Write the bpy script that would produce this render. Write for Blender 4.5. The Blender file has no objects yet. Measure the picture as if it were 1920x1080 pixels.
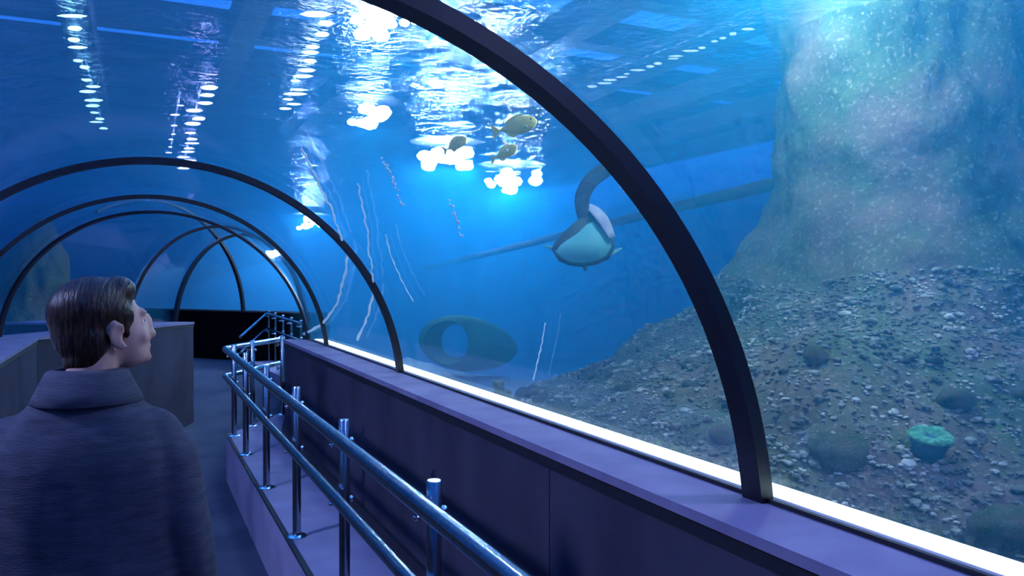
import bpy, bmesh, math, random
import numpy as np
from mathutils import Vector, Matrix, noise
random.seed(7)
sc = bpy.context.scene
C = sc.collection

# ------------------------------------------------------------------ camera
FPX = 1500.0                      # focal length in pixels of the 1920x1080 frame
YAW = math.atan((960 - 255) / FPX)
CAMZ = 1.70
HOR = 522.0                       # pixel row of the horizon
cam = bpy.data.cameras.new('camera')
cam.sensor_width = 36.0
cam.lens = 36.0 * FPX / 1920.0
cam.clip_start = 0.02
cam_o = bpy.data.objects.new('camera', cam)
C.objects.link(cam_o)
cam_o.location = (0, 0, CAMZ)
cam_o.rotation_euler = (math.pi / 2 - math.atan((540 - HOR) / FPX), 0, -YAW)
sc.camera = cam_o
SY, CY = math.sin(YAW), math.cos(YAW)

def at(px, py, d):
    """world point seen at pixel (px, py) at distance d along the optical axis"""
    x = (px - 960) / FPX * d
    return Vector((d * SY + x * CY, d * CY - x * SY, CAMZ + (HOR - py) / FPX * d))

def heading(a):
    a = math.radians(a)
    return Vector((math.sin(a), math.cos(a), 0))

# ------------------------------------------------------------------ world, exposure
w = bpy.data.worlds.new('world')
sc.world = w
w.use_nodes = True
w.node_tree.nodes['Background'].inputs[0].default_value = (0.04, 0.25, 1.0, 1)
w.node_tree.nodes['Background'].inputs[1].default_value = 2.5
sc.view_settings.view_transform = 'Standard'
sc.view_settings.look = 'None'
sc.view_settings.gamma = 1.0
sc.view_settings.use_curve_mapping = False
sc.view_settings.exposure = 1.1
sc.cycles.use_denoising = True
sc.cycles.use_adaptive_sampling = True
sc.cycles.adaptive_threshold = .08
sc.cycles.adaptive_min_samples = 16
sc.cycles.max_bounces = 6
sc.cycles.diffuse_bounces = 2
sc.cycles.glossy_bounces = 3
sc.cycles.transmission_bounces = 4
sc.cycles.volume_bounces = 0
sc.cycles.transparent_max_bounces = 24
sc.cycles.sample_clamp_indirect = 4.0
sc.cycles.caustics_reflective = False
sc.cycles.caustics_refractive = False

# ------------------------------------------------------------------ helpers
class MB:
    """collects verts and faces, then links ONE mesh object"""
    def __init__(s):
        s.v, s.f = [], []
    def add(s, vs, fs):
        o = len(s.v)
        s.v += [tuple(v) for v in vs]
        s.f += [tuple(i + o for i in f) for f in fs]
        return s
    def box(s, lo, hi):
        (a, b, c), (d, e, f) = lo, hi
        return s.add([(a,b,c),(d,b,c),(d,e,c),(a,e,c),(a,b,f),(d,b,f),(d,e,f),(a,e,f)],
                     [(0,3,2,1),(4,5,6,7),(0,1,5,4),(1,2,6,5),(2,3,7,6),(3,0,4,7)])
    def prism(s, poly, z0, z1):
        """poly: list of (x, y) counter-clockwise"""
        n = len(poly)
        vs = [(p[0], p[1], z0) for p in poly] + [(p[0], p[1], z1) for p in poly]
        fs = [tuple(reversed(range(n))), tuple(range(n, 2 * n))]
        fs += [(i, (i + 1) % n, n + (i + 1) % n, n + i) for i in range(n)]
        return s.add(vs, fs)
    def loft(s, rings, cap=True, closed=True):
        n = len(rings[0])
        vs = [v for r in rings for v in r]
        fs = []
        for k in range(len(rings) - 1):
            for i in range(n if closed else n - 1):
                j = (i + 1) % n
                fs.append((k*n+i, k*n+j, (k+1)*n+j, (k+1)*n+i))
        if cap and closed:
            fs.append(tuple(reversed(range(n))))
            fs.append(tuple((len(rings)-1)*n + i for i in range(n)))
        return s.add(vs, fs)
    def tube(s, pts, rad, n=12, flat=1.0, up=None):
        """tube along pts; rad number or list; flat scales the second axis"""
        pts = [Vector(p) for p in pts]
        if not hasattr(rad, '__len__'):
            rad = [rad] * len(pts)
        rings, prev = [], None
        for i, p in enumerate(pts):
            t = (pts[min(i + 1, len(pts)-1)] - pts[max(i - 1, 0)]).normalized()
            if prev is None:
                u = Vector(up) if up else (Vector((0,0,1)) if abs(t.z) < .9 else Vector((1,0,0)))
            else:
                u = prev
            u = (u - t * u.dot(t)).normalized()
            prev = u
            b = t.cross(u)
            r = rad[i]
            rings.append([p + u * (math.cos(a) * r) + b * (math.sin(a) * r * flat)
                          for a in (2*math.pi*k/n for k in range(n))])
        return s.loft(rings)
    def lathe(s, prof, n=24, org=(0,0,0), ax=(0,0,1)):
        """prof: list of (r, z) along the axis"""
        ax = Vector(ax).normalized()
        u = (Vector((1,0,0)) if abs(ax.x) < .9 else Vector((0,1,0)))
        u = (u - ax * u.dot(ax)).normalized()
        b = ax.cross(u)
        org = Vector(org)
        rings = [[org + ax * z + u * (r*math.cos(2*math.pi*k/n)) + b * (r*math.sin(2*math.pi*k/n)) for k in range(n)] for r, z in prof]
        return s.loft(rings)
    def ell(s, c, r, n=16, m=10, rot=None):
        c = Vector(c)
        rings = []
        for j in range(m + 1):
            t = math.pi * (j / m)
            rr, zz = max(math.sin(t), 1e-3), -math.cos(t)
            ring = []
            for k in range(n):
                a = 2*math.pi*k/n
                p = Vector((r[0]*rr*math.cos(a), r[1]*rr*math.sin(a), r[2]*zz))
                if rot is not None:
                    p = rot @ p
                ring.append(c + p)
            rings.append(ring)
        return s.loft(rings)
    def mesh(s, name, m=None, smooth=False):
        me = bpy.data.meshes.new(name)
        me.from_pydata(s.v, [], s.f)
        me.validate()
        if m: me.materials.append(m)
        if smooth:
            me.shade_smooth()
        me.update()
        return me
    def build(s, name, m, parent=None, smooth=False, fix=True, bevel=0):
        me = s.mesh(name, m, False)
        if fix or bevel:
            bm = bmesh.new(); bm.from_mesh(me)
            if bevel:
                bmesh.ops.bevel(bm, geom=[e for e in bm.edges], offset=bevel, segments=2, affect='EDGES', profile=.6)
            if fix:
                bmesh.ops.recalc_face_normals(bm, faces=bm.faces)
            bm.to_mesh(me); bm.free()
        if smooth:
            me.shade_smooth()
            if smooth == 'auto':
                me.set_sharp_from_angle(angle=math.radians(38))
        return link(name, me, parent)

def link(name, me, parent=None):
    o = bpy.data.objects.new(name, me)
    C.objects.link(o)
    if parent is not None:
        o.parent = parent
    return o

def tag(o, label=None, cat=None, group=None, kind=None):
    if label: o['label'] = label
    if cat: o['category'] = cat
    if group: o['group'] = group
    if kind: o['kind'] = kind
    return o

def empty(name, loc, label, cat, group=None, rz=0):
    o = bpy.data.objects.new(name, None)
    C.objects.link(o)
    o.location = loc
    o.rotation_euler = (0, 0, rz)
    o.empty_display_size = .1
    return tag(o, label, cat, group)

def copy_tree(o, parent=None):
    c = o.copy(); C.objects.link(c)
    if parent is not None: c.parent = parent
    for ch in o.children:
        copy_tree(ch, c)
    return c

def apply_mods(o):
    dg = bpy.context.evaluated_depsgraph_get()
    me = bpy.data.meshes.new_from_object(o.evaluated_get(dg))
    o.modifiers.clear()
    old = o.data
    o.data = me
    me.name = o.name
    bpy.data.meshes.remove(old)

# ------------------------------------------------------------------ materials
def mat(name):
    m = bpy.data.materials.new(name)
    m.use_nodes = True
    return m, m.node_tree, m.node_tree.nodes['Principled BSDF']

def plain(name, col, rough=.5, metal=0, spec=.5):
    m, nt, b = mat(name)
    b.inputs['Base Color'].default_value = (*col, 1)
    b.inputs['Roughness'].default_value = rough
    b.inputs['Metallic'].default_value = metal
    b.inputs['Specular IOR Level'].default_value = spec
    return m

def mottled(name, cols, scale=8, rough=.8, bump=.3, detail=6, stretch=(1,1,1), metal=0, bscale=None, spec=.3, coord='Object', bdist=.02):
    """noise-driven colour ramp (cols: list of (pos, rgb)) with a noise bump"""
    m, nt, b = mat(name)
    N = nt.nodes; L = nt.links
    tc = N.new('ShaderNodeTexCoord'); mp = N.new('ShaderNodeMapping')
    mp.inputs['Scale'].default_value = stretch
    L.new(tc.outputs[coord], mp.inputs[0])
    nz = N.new('ShaderNodeTexNoise'); nz.inputs['Scale'].default_value = scale; nz.inputs['Detail'].default_value = detail
    L.new(mp.outputs[0], nz.inputs['Vector'])
    cr = N.new('ShaderNodeValToRGB')
    e = cr.color_ramp.elements
    while len(e) < len(cols): e.new(.5)
    for k, (p, c) in enumerate(cols):
        e[k].position = p; e[k].color = (*c, 1)
    L.new(nz.outputs[0], cr.inputs[0])
    L.new(cr.outputs[0], b.inputs['Base Color'])
    if bump:
        n2 = N.new('ShaderNodeTexNoise'); n2.inputs['Scale'].default_value = bscale or scale * 4; n2.inputs['Detail'].default_value = 5
        L.new(mp.outputs[0], n2.inputs['Vector'])
        bp = N.new('ShaderNodeBump'); bp.inputs['Strength'].default_value = bump; bp.inputs['Distance'].default_value = bdist
        L.new(n2.outputs[0], bp.inputs['Height']); L.new(bp.outputs[0], b.inputs['Normal'])
    b.inputs['Roughness'].default_value = rough
    b.inputs['Metallic'].default_value = metal
    b.inputs['Specular IOR Level'].default_value = spec
    return m

def emitter(name, col, st):
    m, nt, b = mat(name)
    nt.nodes.remove(b)
    e = nt.nodes.new('ShaderNodeEmission')
    e.inputs[0].default_value = (*col, 1); e.inputs[1].default_value = st
    nt.links.new(e.outputs[0], nt.nodes['Material Output'].inputs[0])
    return m

M = {}
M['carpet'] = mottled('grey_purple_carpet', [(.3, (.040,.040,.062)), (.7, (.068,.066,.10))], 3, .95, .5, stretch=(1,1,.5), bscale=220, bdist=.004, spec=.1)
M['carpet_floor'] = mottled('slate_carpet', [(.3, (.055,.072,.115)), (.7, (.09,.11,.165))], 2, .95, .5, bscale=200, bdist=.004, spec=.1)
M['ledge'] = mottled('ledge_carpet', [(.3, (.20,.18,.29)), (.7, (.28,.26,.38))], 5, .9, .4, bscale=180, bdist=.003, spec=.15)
M['black'] = plain('black_wall', (.004,.004,.006), .9, spec=.05)
M['black_trim'] = plain('black_trim', (.008,.008,.014), .55)
M['rib'] = plain('rib_black_paint', (.006,.007,.012), .35)
M['steel'] = mottled('brushed_steel', [(.3, (.33,.37,.41)), (.7, (.46,.50,.54))], 30, .19, .04, metal=1, bscale=300, bdist=.001)
M['chrome'] = plain('polished_steel', (.7,.73,.76), .12, 1)
M['strip'] = emitter('acrylic_edge_glow', (.72,.97,1.0), 1.6)  # light caught in the edge, painted as emission; no lamp here

def acrylic():
    m, nt, b = mat('clear_acrylic')
    nt.nodes.remove(b)
    N, L = nt.nodes, nt.links
    lw = N.new('ShaderNodeFresnel'); lw.inputs[0].default_value = 1.30
    tr = N.new('ShaderNodeBsdfTransparent'); tr.inputs[0].default_value = (.97,.99,1,1)
    gl = N.new('ShaderNodeBsdfGlossy'); gl.inputs['Roughness'].default_value = .06
    mx = N.new('ShaderNodeMixShader')
    mul = N.new('ShaderNodeMath'); mul.operation = 'MULTIPLY'; mul.inputs[1].default_value = .22
    L.new(lw.outputs[0], mul.inputs[0]); L.new(mul.outputs[0], mx.inputs[0])
    L.new(tr.outputs[0], mx.inputs[1]); L.new(gl.outputs[0], mx.inputs[2])
    # fine scratches and dust that catch the floodlights
    tc = N.new('ShaderNodeTexCoord'); mp = N.new('ShaderNodeMapping'); mp.inputs['Scale'].default_value = (9, 60, 60)
    mp.inputs['Rotation'].default_value = (0, .6, .9)
    L.new(tc.outputs['Object'], mp.inputs[0])
    nz = N.new('ShaderNodeTexNoise'); nz.inputs['Scale'].default_value = 1.0; nz.inputs['Detail'].default_value = 3
    L.new(mp.outputs[0], nz.inputs['Vector'])
    mr = N.new('ShaderNodeMapRange'); mr.inputs[1].default_value = .45; mr.inputs[2].default_value = .8; mr.inputs[3].default_value = .0; mr.inputs[4].default_value = .035
    L.new(nz.outputs[0], mr.inputs[0])
    tl = N.new('ShaderNodeBsdfTranslucent'); tl.inputs[0].default_value = (.5,.62,1,1)
    m2 = N.new('ShaderNodeMixShader')
    L.new(mr.outputs[0], m2.inputs[0]); L.new(mx.outputs[0], m2.inputs[1]); L.new(tl.outputs[0], m2.inputs[2])
    L.new(m2.outputs[0], N['Material Output'].inputs[0])
    return m
M['acrylic'] = acrylic()

def water_volume():
    m, nt, b = mat('tank_water')
    nt.nodes.remove(b)
    N, L = nt.nodes, nt.links
    s = N.new('ShaderNodeVolumeScatter'); s.inputs['Color'].default_value = WATER_SC
    s.inputs['Density'].default_value = WATER_SD; s.inputs['Anisotropy'].default_value = .35
    a = N.new('ShaderNodeVolumeAbsorption'); a.inputs['Color'].default_value = WATER_AC
    a.inputs['Density'].default_value = WATER_AD
    ad = N.new('ShaderNodeAddShader')
    L.new(s.outputs[0], ad.inputs[0]); L.new(a.outputs[0], ad.inputs[1])
    L.new(ad.outputs[0], N['Material Output'].inputs['Volume'])
    m.cycles.homogeneous_volume = True
    return m
WATER_SC = (.02, .56, 1.0, 1); WATER_SD = .13
WATER_AC = (.25, .60, .96, 1); WATER_AD = .26
M['water'] = water_volume()

def surface_mat():
    m, nt, b = mat('water_surface')
    nt.nodes.remove(b)
    N, L = nt.nodes, nt.links
    gl = N.new('ShaderNodeBsdfGlossy'); gl.inputs['Roughness'].default_value = .08
    gl.inputs['Color'].default_value = (.8,.92,1,1)
    rf = N.new('ShaderNodeBsdfRefraction'); rf.inputs['IOR'].default_value = 1.12; rf.inputs['Roughness'].default_value = .02
    rf.inputs['Color'].default_value = (.8,.92,1,1)
    df = N.new('ShaderNodeBsdfTransparent'); df.inputs[0].default_value = (.8,.9,1,1)
    m1 = N.new('ShaderNodeMixShader'); m1.inputs[0].default_value = .60
    mx = N.new('ShaderNodeMixShader'); mx.inputs[0].default_value = .35
    tc = N.new('ShaderNodeTexCoord')
    nz = N.new('ShaderNodeTexNoise'); nz.inputs['Scale'].default_value = 13; nz.inputs['Detail'].default_value = 5
    L.new(tc.outputs['Object'], nz.inputs['Vector'])
    bp = N.new('ShaderNodeBump'); bp.inputs['Strength'].default_value = .75; bp.inputs['Distance'].default_value = .05
    L.new(nz.outputs[0], bp.inputs['Height']); L.new(bp.outputs[0], gl.inputs['Normal']); L.new(bp.outputs[0], rf.inputs['Normal'])
    L.new(df.outputs[0], m1.inputs[1]); L.new(rf.outputs[0], m1.inputs[2])
    L.new(m1.outputs[0], mx.inputs[1]); L.new(gl.outputs[0], mx.inputs[2])
    L.new(mx.outputs[0], N['Material Output'].inputs[0])
    return m
M['surface'] = surface_mat()
M['tank'] = mottled('blue_tank_wall', [(.3, (.02,.12,.30)), (.7, (.03,.16,.36))], 1.2, .9, 0)
M['sand'] = mottled('pale_sand', [(.3, (.30,.36,.36)), (.7, (.46,.50,.46))], 3, .95, .6, bscale=60, bdist=.01, spec=.1)

# ------------------------------------------------------------------ tunnel layout
LEDGE = 1.195
RC, ZC = 1.19, 1.075               # glass arc: radius and height of its centre
XL, XR = .11 - RC, .11 + RC        # glass feet of the straight run
H2 = heading(34)
D_L, D_R = Vector((XL, 8.11, 0)), Vector((XR, 6.69, 0))      # start of the second run
E_L, E_R = Vector((-.09, 9.33, 0)), Vector((1.72, 8.95, 0))
F_L, F_R = Vector((.40, 10.15, 0)), Vector((2.10, 11.2, 0))    # its end
H3 = Vector((-.525, .85, 0))
W0, W1 = Vector((.74, 14.58, 0)), Vector((2.29, 12.63, 0))   # far hall window foot
WD = (W1 - W0).normalized(); WN = Vector((WD.y, -WD.x, 0))
if WN.y > 0: WN = -WN
HR = 1.75                          # radius of the far hall vault
YB = -2.6                          # the tunnel goes on behind the camera

def arc_ring(L, R, r=0.0, n=48, a0=0.0, a1=180.0, zc=ZC):
    """points of the vault over the feet L and R; r offsets outwards"""
    L, R = Vector(L), Vector(R)
    c = (L + R) / 2; h = (R - L) / 2; hw = h.length; h = h / hw
    out = []
    for k in range(n + 1):
        a = math.radians(a0 + (a1 - a0) * k / n)
        out.append(c + h * (math.cos(a) * (hw + r)) + Vector((0, 0, zc + math.sin(a) * (RC + r))))
    return out
A0 = math.degrees(math.asin((LEDGE - ZC) / RC)) - .3

# water: a block minus the dry tunnel
TX0, TX1, TY0, TY1, TZ = -9.0, 13.0, -7.0, 21.0, 3.35
def dry_ring(L, R, r=.035):
    pts = arc_ring(L, R, r, 40)
    hd = (Vector(R) - Vector(L)).normalized()
    return [Vector(R) + hd * r + Vector((0,0,-.6))] + pts + [Vector(L) - hd * r + Vector((0,0,-.6))]
b = MB().loft([dry_ring((XL, YB-.5, 0), (XR, YB-.5, 0)), dry_ring(D_L, D_R), dry_ring(E_L, E_R), dry_ring(F_L, F_R), dry_ring(F_L + H3*.8, F_R + H3*.8)])
cut1 = b.build('dry_cut', None)
def hall_ring(c, r, zc=1.08, n=36):
    pts = [c + WN * (math.cos(math.radians(a)) * -r) + Vector((0,0,zc + math.sin(math.radians(a)) * r)) for a in np.linspace(0, 180, n)]
    return [c - WN * r + Vector((0,0,-.6))] + pts + [c + WN * r + Vector((0,0,-.6))]
HA = W0 - WD * 5 + WN * HR; HB = W1 + WD * .6 + WN * HR
cut2 = MB().loft([hall_ring(HA, HR + .035), hall_ring(HB, HR + .035)]).build('hall_cut', None)
wat = MB().box((TX0, TY0, -.7), (TX1, TY1, TZ - .02)).build('water', M['water'])
for c in (cut1, cut2):
    md = wat.modifiers.new('cut', 'BOOLEAN'); md.operation = 'DIFFERENCE'; md.solver = 'EXACT'; md.object = c
apply_mods(wat)
wat.data.materials.clear(); wat.data.materials.append(M['water'])
for c in (cut1, cut2):
    me = c.data; bpy.data.objects.remove(c); bpy.data.meshes.remove(me)
tag(wat, kind='structure')

# rippled water surface
def ripples(x, y):
    return (.030 * noise.noise((x*.9, y*.55, 1.3)) + .024 * noise.noise((x*2.2, y*1.5, 4.1))
            + .017 * noise.noise((x*5.0, y*4.2, 7.7)))
def grid(x0, x1, y0, y1, nx, ny, fz):
    vs = [(x0 + (x1-x0)*i/nx, y0 + (y1-y0)*j/ny) for j in range(ny+1) for i in range(nx+1)]
    vs = [(x, y, fz(x, y)) for x, y in vs]
    fs = [(j*(nx+1)+i, j*(nx+1)+i+1, (j+1)*(nx+1)+i+1, (j+1)*(nx+1)+i) for j in range(ny) for i in range(nx)]
    return MB().add(vs, fs)
o = grid(TX0, TX1, TY0, TY1, 330, 420, lambda x, y: TZ + ripples(x, y)).build('water_surface', M['surface'], smooth=True, fix=False)
tag(o, kind='structure')
# beams added over the water to give the ripples dark shapes
M['added_roof_beam'] = plain('added_dark_beam', (.03,.035,.05), .8)
bm_y = MB().box((-.16, -14, 0), (.16, 50, .35)).mesh('added_roof_beam', M['added_roof_beam'])
bm_x = MB().box((-11, -.16, 0), (11, .16, .35)).mesh('added_roof_beam', M['added_roof_beam'])
added_roof = MB().box((TX0-.3, TY0-.3, 4.95), (TX0+.1, TY1+.3, 5.3)).build('added_ceiling', M['added_roof_beam'])
tag(added_roof, kind='structure')
for k in range(12):
    q = link('added_roof_beam', bm_y, added_roof); q.location = (TX0 + 1.2 + k*1.8, (TY0+TY1)/2, 4.6)
for k in range(36):
    q = link('added_roof_beam', bm_x, added_roof); q.location = ((TX0+TX1)/2, TY0 + 1 + k*1.75, 4.95)
# tank walls
for nm, lo, hi in (('wall_tank_back', (TX0-.3, TY1, -.7), (TX1+.3, TY1+.3, TZ+.5)), ('wall_tank_front', (TX0-.3, TY0-.3, -.7), (TX1+.3, TY0, TZ+.5)),
                   ('wall_tank_left', (TX0-.3, TY0, -.7), (TX0, TY1, TZ+.5)), ('wall_tank_right', (TX1, TY0, -.7), (TX1+.3, TY1, TZ+.5))):
    tag(MB().box(lo, hi).build(nm, M['tank']), kind='structure')

# ---- sea bed (kept clear of the tunnel's footprint)
def seg_d(p, a, b):
    ab = b - a; t = max(0, min(1, (p - a).dot(ab) / ab.length_squared))
    return (p - a - ab * t).length
def sstep(a, b, x):
    t = max(0, min(1, (x - a) / (b - a))); return t*t*(3-2*t)
CD, CF = (D_L + D_R) / 2, (F_L + F_R) / 2
EDGE0 = at(620, 522, 13.0); EDGE0.z = 0
_e = at(950, 522, 9.0); _e.z = 0
_e = (_e - EDGE0).normalized(); EDGEN = Vector((-_e.y, _e.x, 0))
if EDGEN.y < 0: EDGEN = -EDGEN
def bed_z(x, y):
    p = Vector((x, y, 0))
    d = min(seg_d(p, Vector((.11, YB-1, 0)), CD) - 1.32, seg_d(p, CD, CF) - 1.5, seg_d(p, HA, HB) - HR - .15)
    z = .58 + .10 * noise.noise((x*.5, y*.5, 2)) + .03 * noise.noise((x*2, y*2, 5))
    z -= 1.1 * sstep(0, 1.0, (p - EDGE0).dot(EDGEN))          # the sand bank drops into a deep pit
    return -.5 + (z + .5) * sstep(.0, .22, d)
o = grid(TX0, TX1, TY0, TY1, 176, 224, bed_z).build('sea_bed', M['sand'], smooth=True, fix=False)
tag(o, kind='structure')
# ------------------------------------------------------------------ tank floodlights
TURQ = (.45, .95, 1.0); WHITE = (.80, .95, 1.0); LILAC = (.70, .62, 1.0)
rl = random.Random(5)
def floodlight(pos, rad, col, st, label, nb=9):
    """lamp hung just over the water: a dark plate carrying several round bulbs"""
    t = empty('floodlight', pos, label, 'lamp', 'floodlights over the water')
    m_ = emitter('lamp_bulb', col, st)
    for k in range(nb):
        a = rl.uniform(0, 6.283); q = rad * min(1.25, abs(rl.gauss(0, .6)))
        b = rad * rl.uniform(.12, .30)
        MB().ell((q*math.cos(a), q*math.sin(a), rl.uniform(-rad*.25, rad*.35)), (b, b, b*.7), 7, 4).build('bulb_or_glitter_dash', m_, t, smooth=True)
    MB().lathe([(.02, rad*.55), (rad*1.1, rad*.55), (rad*1.1, rad*.65), (rad*.5, rad*.95), (.03, rad), (.02, rad+.4)], 20).build('housing', M['black_trim'], t, smooth='auto')
    return t
# every floodlight hangs in one plane a little over the water
def over_water(px, py, z=TZ + .12):
    d = (z - CAMZ) * FPX / (HOR - py)
    return at(px, py, d)
FL = [(705, 45, .26, WHITE, 190, 'big white floodlight glaring over the yellow fish', 16),
      (690, 222, .34, WHITE, 110, 'white floodlight above the bubble streams', 16),
      (835, 300, .48, WHITE, 340, 'white floodlight behind the olive yellow fish', 16),
      (960, 342, .58, WHITE, 400, 'white floodlight seen under the pair of yellow fish', 16)]
for px, py, r, c, s, l, n in FL:
    floodlight(over_water(px, py), r, c, s, l, n)
def glitter_streak(a, b, wid, col, st, label, n=12):
    """lamp glitter on the ripples, painted as flat glowing dashes under a bar"""
    c = (a + b) / 2; t = empty('glitter_streak', c, label, 'lamp', 'painted glitter over the water')
    m_ = emitter('glitter_dash', col, st)  # dashes glow to paint the lamps' glitter on the ripples
    rot = Matrix.Rotation(math.atan2(CY*0 - SY, CY), 3, 'Z')
    for k in range(n):
        f = (k + rl.uniform(.2, .8)) / n; p = (a - c).lerp(b - c, f)
        w_ = wid * rl.uniform(.35, 1.0)
        MB().ell(p + rot @ Vector((rl.uniform(-.4, .4)*wid, 0, 0)), (w_, wid*.3, wid*rl.uniform(.06, .16)), 8, 4, rot).build('bulb_or_glitter_dash', m_, t, smooth=True)
    u = Vector((0, 0, .10))
    MB().tube([(a - c)*1.02 + u, (b - c)*1.02 + u], .02, 8).build('bar', M['steel'], t, smooth='auto')
glitter_streak(over_water(388, 150, TZ + .03), over_water(345, 318, TZ + .03), .13, LILAC, 30, 'long painted streak of lilac glitter over the tunnel bend', 15)
glitter_streak(over_water(338, 190, TZ + .03), over_water(320, 290, TZ + .03), .06, LILAC, 22, 'short painted streak of lilac glitter beside the long lilac streak', 7)
glitter_streak(over_water(128, 10, TZ + .03), over_water(192, 245, TZ + .03), .10, TURQ, 14, 'painted streak of turquoise glitter running over the tunnel', 15)
glitter_streak(over_water(610, 20, TZ + .03), over_water(540, 210, TZ + .03), .12, WHITE, 14, 'painted streak of white glitter left of the big floodlight', 14)
glitter_streak(over_water(1110, 165, TZ + .03), over_water(1420, 50, TZ + .03), .07, WHITE, 4, 'painted band of dim white glitter leading to the rock pillar', 16)
floodlight(at(580, 420, 19.0), .42, WHITE, 260, 'far white floodlight beyond the second tunnel rib')
for p, r, c, s, l in (((2.4, -2.6, 3.5), .28, LILAC, 300, 'lilac floodlight over the tunnel'),
                      ((-2.8, 2.5, 3.5), .28, LILAC, 1700, 'lilac floodlight left of the tunnel'),
                      ((2.9, .3, 3.5), .28, LILAC, 850, 'lilac floodlight beside the rock pillar'),
                      ((3.0, 3.3, 3.5), .28, (.90, 1.0, .82), 640, 'added unseen floodlight brightening the fish and the gravel slope')):  # last one added out of view to brighten fish and gravel
    floodlight(p, r, c, s, l)

# ------------------------------------------------------------------ tunnel shell
def struct(o):
    return tag(o, kind='structure')
def V2(x, y): return Vector((x, y, 0))
def corner(o):                     # where a line at offset o from the axis turns
    return V2(.11 + o, 7.4 - .6 * o)
HN = V2(.829, -.559)               # right-hand normal of the second run

# floor: straight run, second run, then a ramp up to the hall
FE = corner(-.86)
flo = MB()
flo.add([(-1.05, YB, 0), (1.2, YB, 0), (1.2, 6.75, 0), (-1.0, 8.06, 0)], [(0,1,2,3)])
flo.add([(-1.0, 8.06, 0), (1.2, 6.75, 0), (1.55, 8.9, 0), (.30, 9.9, 0)], [(0,1,2,3)])
w0, w1 = W0 - WD * 3.5, W1 + WD * .35
up = Vector((0, 0, .37))
n0, n1 = W0 + WN * 2.0, V2(2.25, 11.6)
flo.add([(.30, 9.9, 0), (1.55, 8.9, 0), n1 + up, n0 + up], [(0,1,2,3)])
flo.add([n0 + up, n1 + up, w1 + up, W0 + up], [(0,1,2,3)])
flo.add([w0 + WN * 2.0 + up, n0 + up, W0 + up, w0 + up], [(0,1,2,3)])
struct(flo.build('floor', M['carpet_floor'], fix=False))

def wall(name, poly_front, poly_back, panels, LEDGE=LEDGE):
    """parapet following two corner polylines; carpet panels, black reveal, ledge cap"""
    n = len(poly_front)
    core = MB()
    def strip(mb, A, B, z0, z1):
        pts = [*A, *reversed(B)]
        return mb.prism([(p.x, p.y) for p in pts], z0, z1)
    inner = [p + (q - p).normalized() * .02 for p, q in zip(poly_front, poly_back)]
    root = struct(strip(core, inner, poly_back, -.02, LEDGE - .03).build(name, M['black_trim']))
    over = [p - (q - p).normalized() * .012 for p, q in zip(poly_front, poly_back)]
    cap = MB()
    strip(cap, over, poly_back, LEDGE - .024, LEDGE)
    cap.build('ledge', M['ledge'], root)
    rev = MB()
    strip(rev, [p - (q - p).normalized() * .004 for p, q in zip(poly_front, poly_back)], inner, LEDGE - .06, LEDGE - .030)
    rev.build('edge_trim', M['black_trim'], root)
    for k in range(n - 1):
        A, B, A2, B2 = poly_front[k], poly_front[k+1], inner[k], inner[k+1]
        m = panels[k]
        for j in range(m):
            t0, t1 = j / m, (j + 1) / m
            g = .003 / (B - A).length
            t0 += g; t1 -= g
            q = [A.lerp(B, t0), A.lerp(B, t1), A2.lerp(B2, t1), A2.lerp(B2, t0)]
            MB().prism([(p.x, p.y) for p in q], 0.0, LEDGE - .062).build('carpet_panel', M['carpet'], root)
    return root
OF, OB = 1.0, 1.30                 # parapet face and back, offsets from the axis
fr = [V2(.11+OF, YB), corner(OF)]
bk = [V2(.11+OB, YB), corner(OB)]
wr = wall('wall_right', fr, bk, [4])
wall('wall_right_bend', [corner(OF) + V2(.02, .04), V2(1.50, 9.0), V2(2.25, 12.3)], [corner(OB) + V2(.02, .04), V2(1.84, 8.9), V2(2.55, 12.3)], [1, 1], .72)
OLF, OLB = -.88, -1.30
fl_ = [V2(.11+OLF, YB), corner(OLF), corner(OLF) + H2 * 2.45, corner(OLF) + H2 * 2.45 - HN * 2.0]
bl_ = [V2(.11+OLB, YB), corner(OLB), corner(OLB) + H2 * 2.03, corner(OLB) + H2 * 2.03 - HN * 1.58]
wl = wall('wall_left', fl_, bl_, [5, 1, 1])
# white acrylic edge along the ledges, its refracted light painted as emission
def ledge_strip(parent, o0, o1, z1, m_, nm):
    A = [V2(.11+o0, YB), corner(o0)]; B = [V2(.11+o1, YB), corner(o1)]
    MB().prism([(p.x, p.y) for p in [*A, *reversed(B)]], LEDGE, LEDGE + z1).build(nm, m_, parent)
ledge_strip(wr, 1.224, 1.298, .005, M['strip'], 'acrylic_glow_strip')
ledge_strip(wl, -1.25, -1.225, .005, M['strip'], 'acrylic_glow_strip')
ledge_strip(wr, 1.172, 1.183, .010, M['black_trim'], 'gasket')
ledge_strip(wl, -1.183, -1.172, .010, M['black_trim'], 'gasket')

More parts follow.
